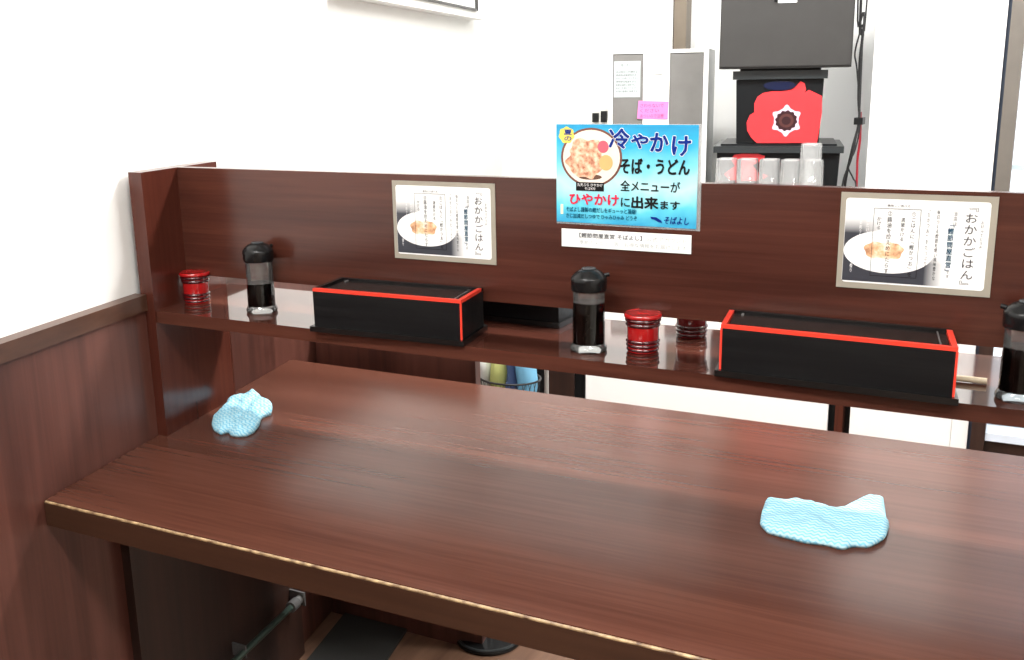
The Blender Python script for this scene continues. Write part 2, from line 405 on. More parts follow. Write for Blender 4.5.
tag(obj('floor_mat', prism(NB(), [(-.06, .55), (.13, .55), (.02, 1.05), (-.17, 1.05)], .0005, .008), MATB, bevel=.002), 'black rectangular mat on the brown floor under the table', 'mat')
st = thing('counter_stool', 'round-based black stool standing on the floor below the table', 'stool', (.245, 1.01, 0))
lathe(b := NB(), [(0, 0.0005), (.082, .0005), (.084, .006), (.082, .012), (.06, .020), (.03, .030), (.018, .05), (0, .05)]); obj('base', b, BLACKP, st, smooth=True)
lathe(b := NB(), [(.078, .0122), (.0815, .0128), (.0825, .011), (.0805, .0140), (.077, .0150), (.076, .0140), (.078, .0122)]); obj('base_ring', b, LIDG, st, smooth=True)
lathe(b := NB(), [(.016, .05), (.016, .42)]); obj('pole', b, GREYM, st, smooth=True)
lathe(b := NB(), [(0, .42), (.08, .42), (.092, .435), (.094, .455), (.085, .468), (0, .472)]); obj('seat', b, BLACKP, st, smooth=True)

# ================================================================== THINGS ON THE SHELF
ZS = Z0 + S + .0004
# soy sauce bottles
BG = 'soy sauce bottles on the shelf'
def soy_bottle(loc, rz, fill, label):
    t = thing('soy_sauce_bottle', label, 'bottle', loc, rz, BG)
    lathe(b := NB(), [(0, .0), (.0258, .0), (.0272, .002), (.0272, .0055), (.0255, .0085), (.0240, .0110), (0, .0110)], 48); obj('base', b, BASEG, t, smooth=True)
    lathe(b := NB(), [(.0240, .0112), (.0238, .016), (.0236, .05), (.0234, fill)], 48); obj('glass_body', b, GLASS, t, smooth=True)
    lathe(b := NB(), [(.0234, fill + .0001), (.0232, .080), (.0236, .088), (.0240, .093)], 48); obj('glass_neck', b, GLASSH, t, smooth=True)
    lathe(b := NB(), [(0, .0113), (.0229, .0113), (.0231, .016), (.0229, .05), (.0226, fill - .001), (.0220, fill), (0, fill)], 48)
    s_ = obj('soy_sauce', b, SOY, t, smooth=True)
    lathe(b := NB(), [(.0240, .0895), (.0258, .0900), (.0264, .0925), (.0266, .1040), (.0266, .1085), (.0252, .1105), (.0225, .1140), (.0180, .1180), (.0130, .1205), (.0060, .1222), (0, .1226)], 48)
    cp = obj('cap', b, BLACKP, t, smooth=True)
    b = NB(); tube(b, [(.020, 0, .1100), (.0260, 0, .1125), (.0300, 0, .1130)], .0032, 10); obj('spout', b, BLACKP, cp, smooth=True)
    b = NB(); lathe(b, [(.0100, .1206), (.0108, .1222), (.0098, .1234), (0, .1240)], 32); obj('cap_button', b, plain('cap_top', (.05, .055, .06), .25), cp, smooth=True)
    return t
soy_bottle((.1440, .3830, ZS), math.radians(75), .0515, 'nearly half full soy sauce bottle with black cap, at the left end of the shelf')
soy_bottle((.7760, .3640, ZS), math.radians(25), .073, 'nearly full soy sauce bottle with black cap, left of the middle red jar')
soy_bottle((1.3500, .3560, ZS), math.radians(172), .066, 'soy sauce bottle partly cut off by the right edge of the picture')

# red lidded jars
JG = 'red lacquer condiment jars'
def jar(loc, label, red, dark):
    t = thing('condiment_jar', label, 'jar', loc, 0, JG)
    lathe(b := NB(), [(0, 0), (.0205, 0), (.0220, .0020), (.0220, .0370), (0, .0370)], 48)
    obj('body', b, red, t, smooth=True)
    for r, z in ((.0226, .0040), (.0232, .0098), (.0238, .0158)):
        lathe(b := NB(), [(r - .004, z - .0027), (r - .0012, z - .0024), (r, z - .0012), (r + .0002, z), (r, z + .0012), (r - .0012, z + .0024), (r - .004, z + .0027)], 48); obj('ring', b, dark, t, smooth=True)
    lathe(b := NB(), [(.0200, .0372), (.0222, .0374), (.0226, .0480), (.0262, .0492), (.0268, .0512), (.0264, .0530), (.0250, .0545), (.0235, .0540), (.0120, .0560), (0, .0566)], 48)
    ld = obj('lid', b, red, t, smooth=True)
    for r, z in ((.0242, .0392), (.0252, .0456)):
        lathe(b := NB(), [(r - .004, z - .0028), (r - .0012, z - .0025), (r, z - .0012), (r + .0002, z), (r, z + .0012), (r - .0012, z + .0025), (r - .004, z + .0028)], 48); obj('lid_ring', b, dark, ld, smooth=True)
    return t
jar((-.0205, .3960, ZS), 'red lidded jar in the corner by the side panel', REDJ, MAROON).scale = (1.05, 1.05, 1.05)
jar((.8510, .4040 - .014, ZS), 'red lidded jar in front of the divider, beside the middle soy bottle', REDJ, MAROON).scale = (1.05, 1.05, 1.05)
jar((.8900, .5050, ZS), 'red jar with shade painted in, seen through the gap under the divider panel', plain('shaded_red_lacquer', (.16, .006, .010), .12, coat=.5), MAROON).scale = (1.05, 1.05, 1.05)  # shade behind the divider is put into this darker red

# chopstick boxes
CG = 'black lacquer chopstick boxes'
def chop_box(loc, rz, L, Dp, Hh, label, trims=(), lean=0.0):
    t = thing('chopstick_box', label, 'chopstick box', loc, rz, CG)
    box(b := NB(), -.006, L + .005, -.007, Dp + .005, 0, .0085); obj('base', b, PLINTH, t, bevel=.0025)
    box(b := NB(), 0, L, 0, Dp, .0086, Hh - .004); obj('body', b, BLACKL, t, bevel=.0008)
    # raised rim round a sunken lid
    r = .007
    for (x0, x1, y0, y1) in ((0, L, 0, r), (0, L, Dp - r, Dp), (0, r, r + .0002, Dp - r - .0002), (L - r, L, r + .0002, Dp - r - .0002)):
        red = ('front' in trims and y1 == r) or ('left' in trims and x1 == r) or ('right' in trims and x0 == L - r)
        box(b := NB(), x0, x1, y0, y1, Hh - .0038, Hh + .0012); o = obj('rim', b, REDT if red else BLACKT, t, bevel=.0006)
        if red: o['label'] = 'red lacquer rim'
    box(b := NB(), r + .0015, L - r - .0015, r + .0015, Dp - r - .0015, Hh - .0039, Hh - .0022); lid = obj('lid', b, BLACKT, t, bevel=.0005)
    box(b := NB(), r + .012, r + .015, Dp - r - .016, Dp - r - .006, Hh - .0021, Hh - .0005); obj('lid_peg', b, GREYM, lid)
    box(b := NB(), L - r - .012, L - r - .0105, r + .010, Dp - r - .006, Hh - .0021, Hh - .0008); obj('lid_slat', b, GREYM, lid)
    for side, x0, x1 in (('left_post', -.0006, .0022), ('right_post', L - .0022, L + .0006)):
        if side in trims:
            box(b := NB(), x0, x1, -.0007, .0018, .0087, Hh - .004); o = obj('corner_trim', b, REDT, t); o['label'] = 'red corner line'
    for o in [c for c in COL.objects if c.parent == t or (c.parent and c.parent.parent == t)]:
        for v in o.data.vertices: v.co.x -= lean * v.co.y      # sheared in plan to follow the skew of the camera fit
    return t
chop_box((.3235, .2990, ZS), math.radians(2.3), .268, .100, .0690, 'black chopstick box with red edges left of the shelf middle, under the left poster', ('front', 'right', 'right_post'), .12)
chop_box((.9885, .3085, ZS), math.radians(-1.6), .2915, .098, .0692, 'black chopstick box with red rim on three sides, under the right poster', ('front', 'left', 'right', 'left_post', 'right_post'), .17)
chop_box((.4060, .4840, ZS), math.radians(-2.0), .272, .076, .0690, 'plain black chopstick box behind the divider, seen through the gap below it')
c = Z0 + S
b = NB(); tube(b, [(1.185, .4052, c + .0048), (1.25, .4045, c + .0048), (1.3125, .4030, c + .0048)], .0042, 10)
b2 = b; tag(obj('chopstick', b2, CHOP, smooth=True), 'pale wooden chopstick lying on the shelf behind the right chopstick box', 'chopstick')

# ================================================================== POSTERS AND SIGNS
YP = .4115 - .0006
def rice_poster(x0, z0, wd, ht, label, tilt=0.0):
    t = thing('menu_poster', label, 'poster', (x0, YP, z0), 0, 'rice bowl posters on the divider')
    t.rotation_euler = (0, tilt, 0)
    plate(b := NB(), [(0, 0), (wd, 0), (wd, ht), (0, ht)], -.0012, 0); obj('mount', b, FRAMEG, t)
    X = lambda u: u * wd
    Zz = lambda v: (1 - v) * ht
    def rr(u0, v0, u1, v1, r=.004, n=5):
        xa, xb, za, zb = X(u0), X(u1), Zz(v1), Zz(v0); out = []
        for cx, cz, a in ((xb - r, zb - r, 0), (xa + r, zb - r, 90), (xa + r, za + r, 180), (xb - r, za + r, 270)):
            for k in range(n): an = math.radians(a + 90 * k / (n - 1)); out.append((cx + r * math.cos(an), cz + r * math.sin(an)))
        return out
    plate(b := NB(), rr(.036, .058, .958, .938), -.0016, -.0012); obj('paper', b, PAPER, t)
    # printed photograph: dark ground fading to white, oval bowl of rice
    plate(b := NB(), [(X(.038), Zz(.922)), (X(.715), Zz(.922)), (X(.715), Zz(.20)), (X(.038), Zz(.20))], -.0018, -.0016); obj('photo_print', b, PHOTO(wd, ht), t)
    plate(b := NB(), ellipse(X(.333), Zz(.600), X(.295), .222 * ht), -.0020, -.0018); dish = obj('dish_print', b, PAPER, t)
    pts = [(X(.305) + X(.128) * (1 - .22 * math.cos(2 * a + math.pi) * 0 + .06 * math.sin(7 * a)) * math.cos(a), Zz(.585) + .115 * ht * (1 - .28 * math.sin(a) ** 4 + .06 * math.sin(9 * a + 2)) * math.sin(a)) for a in [2 * math.pi * i / 60 for i in range(60)]]
    plate(b := NB(), pts, -.0022, -.0020); obj('topping_print', b, FLAKES, t)
    ye = -.0025
    # title and columns, read from the right
    column_text('title_lettering', '﹃おかかごはん﹄', X(.805), Zz(.885), X(.885), Zz(.115), plain('title_ink', (.055, .055, .06), .6), t, ye)
    column_text('lettering', 'お好みでどうぞ', X(.905), Zz(.52), X(.925), Zz(.24), INK, t, ye)
    column_text('lettering', '当店は', X(.735), Zz(.30), X(.758), Zz(.155), INKG, t, ye)
    column_text('lettering', '﹁鰹節問屋直営﹂', X(.706), Zz(.755), X(.744), Zz(.295), INKT, t, ye, .0001)
    column_text('lettering', 'です', X(.715), Zz(.83), X(.738), Zz(.76), INKG, t, ye)
    column_text('lettering', '毎日つくる鰹節を使い風味豊かな', X(.630), Zz(.86), X(.650), Zz(.15), INK, t, ye)
    column_text('lettering', '﹁おかつお﹂をたっぷり', X(.570), Zz(.72), X(.590), Zz(.15), INKG, t, ye)
    letters('lettering', '美味しい食べ方', X(.31), Zz(.135), X(.46), Zz(.108), INK, t, ye)
    # thin box round the three columns
    for u0, v0, u1, v1 in ((.225, .150, .53, .154), (.225, .85, .53, .854), (.225, .150, .2275, .854), (.5275, .150, .530, .854)):
        plate(b := NB(), [(X(u0), Zz(v1)), (X(u1), Zz(v1)), (X(u1), Zz(v0)), (X(u0), Zz(v0))], ye - .0001, ye); obj('outline', b, INK, t)
    column_text('lettering', '①ごはんに﹁鰹かつお﹂を', X(.470), Zz(.84), X(.500), Zz(.18), INK, t, ye)
    column_text('lettering', '満量かける', X(.405), Zz(.48), X(.432), Zz(.24), INK, t, ye)
    column_text('lettering', '②醤油を控えめにたらす', X(.315), Zz(.82), X(.347), Zz(.18), INK, t, ye)
    column_text('lettering', 'かける', X(.250), Zz(.37), X(.277), Zz(.24), INK, t, ye)
    column_text('lettering', '本枯節だけ', X(.180), Zz(.40), X(.200), Zz(.16), INKW, t, ye)
    column_text('lettering', '自慢の削りたて', X(.135), Zz(.50), X(.152), Zz(.20), INKW, t, ye)
    column_text('lettering', '香り', X(.085), Zz(.83), X(.105), Zz(.74), INKW, t, ye)
    return t
_ph = {}
def PHOTO(wd, ht):
    if 'm' in _ph: return _ph['m']
    mt, nt, bs = new_mat('printed_photo'); L = nt.links.new
    tc = nt.nodes.new('ShaderNodeTexCoord'); sp = nt.nodes.new('ShaderNodeSeparateXYZ'); L(tc.outputs['Object'], sp.inputs[0])
    # ink density falls off towards the top and right of the print
    def mr(sock, a, b_):
        n = nt.nodes.new('ShaderNodeMapRange'); n.inputs[1].default_value = a; n.inputs[2].default_value = b_; L(sock, n.inputs[0]); return n.outputs[0]
    fz = mr(sp.outputs[2], ht * .76, ht * .55); fx = mr(sp.outputs[0], wd * .71, wd * .55)
    no = nt.nodes.new('ShaderNodeTexNoise'); mp = nt.nodes.new('ShaderNodeMapping'); mp.inputs['Scale'].default_value = (260, 1, 12)
    L(tc.outputs['Object'], mp.inputs[0]); L(mp.outputs[0], no.inputs['Vector'])
    # the upper dark wash stays on the left third only
    fl = mr(sp.outputs[0], wd * .30, wd * .16); fb = mr(sp.outputs[2], ht * .40, ht * .30)
    mxx = nt.nodes.new('ShaderNodeMath'); mxx.operation = 'MAXIMUM'; L(fl, mxx.inputs[0]); L(fb, mxx.inputs[1])
    m1 = nt.nodes.new('ShaderNodeMath'); m1.operation = 'MULTIPLY'; L(fz, m1.inputs[0]); L(fx, m1.inputs[1])
    m2 = nt.nodes.new('ShaderNodeMath'); m2.operation = 'MULTIPLY'; L(m1.outputs[0], m2.inputs[0]); L(mxx.outputs[0], m2.inputs[1])
    r = nt.nodes.new('ShaderNodeValToRGB'); e = r.color_ramp.elements
    e[0].color = (.82, .83, .83, 1); e[1].color = (.035, .038, .05, 1); e[1].position = .85
    L(m2.outputs[0], r.inputs[0]); L(r.outputs[0], bs.inputs['Base Color']); bs.inputs['Roughness'].default_value = .35
    _ph['m'] = mt; return mt
def flakes(name, c0, c1, c2, scale):
    mt, nt, bs = new_mat(name); L = nt.links.new
    tc = nt.nodes.new('ShaderNodeTexCoord'); n = nt.nodes.new('ShaderNodeTexNoise'); n.inputs['Scale'].default_value = scale; n.inputs['Detail'].default_value = 6
    r = nt.nodes.new('ShaderNodeValToRGB'); e = r.color_ramp.elements
    e[0].position = .34; e[0].color = c0 + (1,); e[1].position = .66; e[1].color = c2 + (1,); x = e.new(.5); x.color = c1 + (1,)
    L(tc.outputs['Object'], n.inputs['Vector']); L(n.outputs['Fac'], r.inputs[0]); L(r.outputs[0], bs.inputs['Base Color'])
    return mt
FLAKES = flakes('bonito_flakes_print', (.42, .20, .10), (.78, .46, .26), (.85, .74, .62), 90)
FLAKES2 = flakes('soba_topping_print', (.34, .10, .05), (.72, .38, .24), (.84, .64, .48), 130)
PW, PH = .189, .1275
rice_poster(.4110, Z0 + .3425, PW, PH, 'white rice bowl poster with grey mount, left one on the divider')
rice_poster(1.1170, Z0 + .3472, PW, PH, 'white rice bowl poster with grey mount, right one on the divider')

# the blue sign that rises above the divider
sx, sz, sw, sh = .7045, Z0 + .4165, .2165, .1440
sg = thing('menu_sign', 'bright blue menu sign with noodle bowl picture, rising above the divider', 'sign', (sx, YP, sz))
def skyprint():
    mt, nt, bs = new_mat('blue_print'); L = nt.links.new
    tc = nt.nodes.new('ShaderNodeTexCoord'); sp = nt.nodes.new('ShaderNodeSeparateXYZ'); L(tc.outputs['Object'], sp.inputs[0])
    n = nt.nodes.new('ShaderNodeTexNoise'); n.inputs['Scale'].default_value = 24; L(tc.outputs['Object'], n.inputs['Vector'])
    md = nt.nodes.new('ShaderNodeMath'); md.operation = 'MULTIPLY_ADD'; md.inputs[1].default_value = .05; L(n.outputs['Fac'], md.inputs[0]); L(sp.outputs[2], md.inputs[2])
    mr = nt.nodes.new('ShaderNodeMapRange'); mr.inputs[1].default_value = .025; mr.inputs[2].default_value = sh + .02; L(md.outputs[0], mr.inputs[0])
    r = nt.nodes.new('ShaderNodeValToRGB'); e = r.color_ramp.elements
    e[0].position = 0; e[0].color = (.03, .33, .56, 1); e[1].position = 1; e[1].color = (.012, .30, .56, 1)
    for p, c in ((.18, (.10, .55, .70)), (.40, (.46, .74, .78)), (.60, (.20, .62, .74)), (.85, (.02, .40, .64))):
        x = e.new(p); x.color = c + (1,)
    L(mr.outputs[0], r.inputs[0]); L(r.outputs[0], bs.inputs['Base Color']); bs.inputs['Roughness'].default_value = .4
    return mt
plate(b := NB(), [(0, 0), (sw, -.001), (sw, sh), (0, sh)], -.0012, -.0002); obj('sheet', b, skyprint(), sg)
plate(b := NB(), [(-.0005, -.003), (sw + .0055, -.004), (sw + .0055, sh + .001), (-.0005, sh + .001)], -.0001, .0004); obj('laminate_border', b, FILM, sg)
SX = lambda u: (u - 15) / 860 * sw          # picture crop 900 x 660, sheet from 15..875 and 30..640
SZ = lambda v: (1 - (v - 30) / 612) * sh
def disc(cx, cy, rx, ry, y0, y1): return plate(NB(), ellipse(SX(cx), SZ(cy), rx / 860 * sw, ry / 612 * sh), y0, y1)
o = obj('bowl_print', disc(237, 232, 192, 182, -.0014, -.0012), plain('bowl_brown', (.16, .05, .03), .5), sg)
obj('bowl_inner_print', disc(237, 232, 178, 169, -.0016, -.0014), plain('bowl_cream', (.82, .72, .62), .5), sg)
pts = [(SX(205 + 118 * (1 + .12 * math.sin(5 * a) + .08 * math.sin(11 * a)) * math.cos(a)), SZ(240 + 124 * (1 + .10 * math.sin(6 * a + 1)) * math.sin(a))) for a in [-2 * math.pi * i / 64 for i in range(64)]]
obj('topping_print', plate(NB(), pts, -.0018, -.0016), FLAKES2, sg)
obj('ginger_print', disc(312, 165, 34, 38, -.0020, -.0018), plain('ginger_red', (.75, .10, .14), .5), sg)
obj('egg_print', disc(330, 262, 42, 48, -.0020, -.0018), plain('egg_orange', (.82, .42, .16), .5), sg)
pts = [(SX(230 + 75 * math.cos(a)), SZ(352 + 18 * math.sin(a))) for a in [-2 * math.pi * i / 30 for i in range(30)]]
obj('broth_print', plate(NB(), pts, -.0017, -.0016), plain('broth_dark', (.10, .04, .02), .5), sg)
pts = [(SX(82 + 48 * (1 + .07 * math.sin(7 * a)) * math.cos(a)), SZ(96 + 50 * (1 + .07 * math.sin(7 * a)) * math.sin(a))) for a in [-2 * math.pi * i / 40 for i in range(40)]]
obj('tag_print', plate(NB(), pts, -.0019, -.0016), YEL, sg)
letters('lettering', '夏\nの', SX(65), SZ(132), SX(118), SZ(62), INKB, sg, -.0022, .0002)
plate(b := NB(), [(SX(142), SZ(440)), (SX(318), SZ(440)), (SX(318), SZ(386)), (SX(142), SZ(386))], -.0019, -.0016); obj('caption_print', b, INK, sg)
letters('lettering', '丸天ぷら ひやかけ\nそば470', SX(150), SZ(434), SX(310), SZ(392), INKW, sg, -.0022)
# heading with a white outline behind the blue characters
for i, (ch, u0, v0, u1, v1) in enumerate((('冷', 346, 52, 474, 176), ('や', 482, 84, 588, 172), ('か', 596, 76, 706, 190), ('け', 724, 94, 836, 214))):
    letters('heading_outline', ch, SX(u0 - 4), SZ(v1 + 4), SX(u1 + 4), SZ(v0 - 4), INKW, sg, -.0019, .0016)
    letters('heading', ch, SX(u0), SZ(v1), SX(u1), SZ(v0), INKB, sg, -.0023, .0009)
letters('lettering', 'そば・うどん', SX(418), SZ(326), SX(832), SZ(230), INK, sg, -.0022, .0007)
letters('lettering', '全メニューが', SX(420), SZ(432), SX(778), SZ(366), INK, sg, -.0022, .00025)
letters('red_lettering', 'ひやかけ', SX(100), SZ(528), SX(412), SZ(456), INKR, sg, -.0022, .0006)
letters('lettering', 'に', SX(424), SZ(530), SX(480), SZ(474), INK, sg, -.0022, .00025)
letters('lettering', '出来', SX(488), SZ(538), SX(652), SZ(462), INK, sg, -.0022, .0007)
letters('lettering', 'ます', SX(664), SZ(536), SX(778), SZ(484), INK, sg, -.0022, .00035)
letters('lettering', 'そばよし謹製の鰹だしをギューッと凝縮!', SX(78), SZ(574), SX(520), SZ(542), INKT, sg, -.0022, .00012)
letters('lettering', 'さじ加減だしつゆで ひゃみひゃみ どうぞ', SX(78), SZ(614), SX(525), SZ(584), INKT, sg, -.0022, .00012)
plate(b := NB(), [(SX(605), SZ(584)), (SX(640), SZ(586)), (SX(668), SZ(604)), (SX(676), SZ(618)), (SX(650), SZ(612)), (SX(628), SZ(600)), (SX(612), SZ(598))], -.0022, -.0012); obj('fish_mark', b, INKB, sg)
letters('lettering', 'そばよし', SX(684), SZ(624), SX(832), SZ(578), INKB, sg, -.0022, .0002, lean=.15)
plate(b := NB(), [(SX(42), SZ(592)), (SX(58), SZ(592)), (SX(58), SZ(530)), (SX(42), SZ(530))], -.0016, -.0012); obj('bottle_print', b, plain('bottle_print', (.78, .74, .50), .5), sg)

ns = thing('notice_strip', 'narrow white notice strip on the divider just below the blue sign', 'notice', (.7125, YP, Z0 + .3792))
nw, nh = .2020, .0270
plate(b := NB(), [(0, 0), (nw, 0), (nw, nh), (0, nh)], -.0010, -.0002); obj('sheet', b, PAPER, ns)
letters('lettering', '【鰹節問屋直営 そばよし】', .029, .0148, .128, .0222, INKG, ns, -.0013, .00015)
letters('lettering', '公式アカウント', .135, .0145, .195, .0215, PAPERG, ns, -.0013)
letters('lettering', '季節のメニュー等、お得な情報をお届けします', .029, .0045, .195, .0110, PAPERG, ns, -.0013)

# ================================================================== CLOTHS ON THE TABLE
def cloth(name, label, outline, zlow, zhigh, puff, mat, folds, loc, seed):
    """a folded cloth lying on the table: outline in metres about loc, a lifted back edge, puffed and creased"""
    rnd = random.Random(seed)
    pl = [Vector((x, y)) for x, y in outline]
    # resample the outline
    dense = []
    n = len(pl)
    for i in range(n):
        a, b_ = pl[i], pl[(i + 1) % n]; k = max(2, int((b_ - a).length / .0035))
        for j in range(k): dense.append(a.lerp(b_, j / k))
    sm = dense
    for _ in range(1): sm = [(sm[i - 1] + sm[i] * 2 + sm[(i + 1) % len(sm)]) / 4 for i in range(len(sm))]
    ys = [p.y for p in sm]; y0, y1 = min(ys), max(ys)
    def inside(p):
        c = False; j = len(sm) - 1
        for i in range(len(sm)):
            a, b_ = sm[i], sm[j]
            if (a.y > p.y) != (b_.y > p.y) and p.x < (b_.x - a.x) * (p.y - a.y) / (b_.y - a.y) + a.x: c = not c
            j = i
        return c
    pts = list(sm); nb = len(sm); step = .0032
    xs = [p.x for p in sm]
    x = min(xs)
    while x < max(xs):
        yy = y0
        while yy < y1:
            p = Vector((x, yy))
            if min((p - q).length for q in sm) > step * .55 and inside(p): pts.append(p)
            yy += step
        x += step
    from mathutils.geometry import delaunay_2d_cdt
    vv, ee, ff, *_ = delaunay_2d_cdt(pts, [(i, (i + 1) % nb) for i in range(nb)], [], 2, 1e-6)
    bm = NB(); top = []
    def hgt(p):
        d = min((p - q).length for q in sm)
        t = (p.y - y0) / (y1 - y0); base = zlow + (zhigh - zlow) * t
        z = base + puff * (1 - math.exp(-d / .007))
        e_ = 1 - math.exp(-d / .004)
        for (ax, ay, fr, am, ph) in folds: z += am * e_ * math.sin((p.x * ax + p.y * ay) * fr + ph + 1.6 * math.sin(p.x * 55 + p.y * 38 + ph))
        return max(z, .0025)
    top = [bm.verts.new((p.x, p.y, hgt(Vector(p)))) for p in vv]
    for f in ff:
        if len(f) >= 3: 
            try: bm.faces.new([top[i] for i in f])
            except ValueError: pass
    bmesh.ops.recalc_face_normals(bm, faces=bm.faces[:])
    if sum(f.normal.z for f in bm.faces) < 0: bmesh.ops.reverse_faces(bm, faces=bm.faces[:])
    # side walls bulge, then tuck in at the table
    bd = [e for e in bm.edges if len(e.link_faces) == 1]
    low = {}; mid = {}
    c = sum(sm, Vector((0, 0))) / len(sm)
    for e in bd:
        for v in e.verts:
            if v not in low:
                mid[v] = bm.verts.new((v.co.x, v.co.y, v.co.z * .5))
                q = Vector((v.co.x, v.co.y)); q = q + (c - q).normalized() * .0012
                low[v] = bm.verts.new((q.x, q.y, .0004)); mid[v].co.x -= (c - q).normalized().x * .0008; mid[v].co.y -= (c - q).normalized().y * .0008
    for e in bd:
        a, b_ = e.verts
        try: bm.faces.new((a, b_, mid[b_], mid[a])); bm.faces.new((mid[a], mid[b_], low[b_], low[a]))
        except ValueError: pass
    bmesh.ops.holes_fill(bm, edges=[e for e in bm.edges if len(e.link_faces) == 1], sides=0)
    bmesh.ops.recalc_face_normals(bm, faces=bm.faces[:])
    o = obj(name, bm, mat, smooth=False)
    for p in o.data.polygons: p.use_smooth = True
    o.location = loc
    return tag(o, label, 'cloth', 'wavy blue wiping cloths on the table')
def on_table(px, py, z):
    d = F_ + (px - 512) / FPX * R_ - (py - 330) / FPX * U_
    return CAM + d * ((Z0 + z - CAM.z) / d.z)
def sil(points, ox, oy, s, zl, zh):
    vs = [p[1] for p in points]; a, b_ = max(vs), min(vs); out = []
    for u, v in points:
        t = (a - v) / (a - b_); p = on_table(ox + u / s, oy + v / s, zl + (zh - zl) * t); out.append((p.x, p.y))
    return out
s1 = sil([(210, 425), (222, 365), (262, 325), (300, 292), (315, 248), (360, 238), (430, 212), (490, 198), (520, 212), (545, 252), (590, 262), (607, 288), (602, 325), (560, 345), (535, 362), (525, 415), (490, 470), (440, 502), (380, 508), (335, 498), (318, 470), (268, 490), (225, 462)], 180, 360, 6.6, .002, .020)
c1 = (.055, .42)
cloth('wiping_cloth', 'crumpled pale blue wavy cloth on the table near the side panel', [(x - c1[0], y - c1[1]) for x, y in s1], .009, .016, .009, CLOTH2, [(1, .4, 140, .0018, .3), (.2, 1, 120, .0014, 1.2), (.8, -.7, 270, .0014, 2.0), (.5, .9, 430, .0006, .4)], (c1[0], c1[1], Z0), 3)
s2 = sil([(188, 385), (196, 330), (215, 270), (290, 268), (360, 276), (430, 288), (490, 297), (530, 316), (570, 313), (605, 290), (640, 271), (710, 252), (760, 256), (768, 320), (772, 362), (786, 396), (770, 452), (735, 480), (690, 503), (620, 497), (570, 514), (490, 490), (400, 478), (310, 452), (220, 424)], 720, 440, 4.655, .001, .013)
c2 = (1.12, .42)
cloth('wiping_cloth', 'folded pale blue wavy cloth lying at the right of the table', [(x - c2[0], y - c2[1]) for x, y in s2], .009, .010, .007, CLOTH, [(.15, 1, 85, .0016, .3), (1, .3, 60, .0018, 2.2), (.9, -.5, 190, .0011, 1.0), (.6, .8, 330, .0005, 0.)], (c2[0], c2[1], Z0), 8)

# ================================================================== BEYOND THE COUNTER
# low board behind the table, dark cabinet, basket
b = NB(); prism(b, [(wx(.012, .95), .95), (.258, .95), (.258, .972), (wx(.012, .972), .972)], 0, Z0 + .10); tag(obj('low_partition', b, W_WAIN, bevel=.002), 'low brown wooden partition board behind the table at the left', 'partition')
y = 2.0
WO = (at(585, 385, y).x, y, 0)              # left front corner of the white cabinet
dc = thing('low_cabinet', 'low dark brown cabinet beyond the table, left of the white cabinet', 'cabinet', WO, TURN)
LP = lambda p: on(p, 385, WO, TURN)[0]
box(b := NB(), -.46, -.004, .012, .30, 0, Z0 + .02); obj('body', b, BLACKP, dc, bevel=.003)  # black strip right of the door stands in for the shadow gap
box(b := NB(), LP(549), LP(574), 0, .0115, .05, Z0 + .0); obj('door', b, W_DARK, dc, bevel=.002)
box(b := NB(), -.45, LP(544), 0, .0115, .05, Z0 + .0); obj('door', b, BLACKP, dc, bevel=.002)
y = 1.60
p = at(546.5, 380, y)
b = NB(); lathe(b, [(0, .0005), (.05, .0005), (.05, .010), (.008, .014), (.0065, .02), (.0065, Z0 + .05), (0, Z0 + .052)], 16, p.x, y); tag(obj('slim_pole', b, SILVER, smooth=True), 'slim pale metal pole standing in front of the low dark cabinet', 'pole')
# wire basket on a low dark stand
y = 1.20
ba, bb = at(484, 370, y), at(536, 380, y)
bc = Vector(((ba.x + bb.x) / 2, y, 0)); rim = at(515, 378, y).z
stand = thing('basket_stand', 'dark stand carrying the wire basket beyond the table', 'stand', (bc.x, y, 0))
box(b := NB(), -.10, .10, -.09, .09, rim - .16, rim - .14); obj('top_board', b, W_DARK, stand)
for qx in (-.085, .085):
    for qy in (-.075, .075):
        box(b := NB(), qx - .01, qx + .01, qy - .01, qy + .01, .0005, rim - .16); obj('leg', b, W_DARK, stand)
bk = thing('wire_basket', 'black wire basket holding coloured cloths beyond the table', 'basket', (bc.x, y, rim - .1395))
hb = .1395
def ring(r, z, n=40): return [(r * math.cos(2 * math.pi * i / n), r * .8 * math.sin(2 * math.pi * i / n), z) for i in range(n + 1)]
tube(b := NB(), ring(.080, hb), .0026); obj('rim', b, WIRE, bk, smooth=True)
tube(b := NB(), ring(.066, .002), .002); obj('foot_ring', b, WIRE, bk, smooth=True)
b = NB()
for i in range(26):
    a = 2 * math.pi * i / 26
    for s_ in (.55, -.55): tube(b, [((.066 + .014 * t) * math.cos(a + s_ * t), (.066 + .014 * t) * .8 * math.sin(a + s_ * t), .002 + (hb - .002) * t) for t in (0, .33, .66, 1)], .0008, 5)
obj('wire_mesh', b, WIRE, bk)
tube(b := NB(), [(-.080, 0, hb), (-.115, -.02, hb - .035), (-.09, -.03, hb - .09), (-.072, 0, hb - .08)], .0025); obj('handle', b, GREYM, bk, smooth=True)
cn = ['white', 'yellow green', 'navy blue', 'light blue']
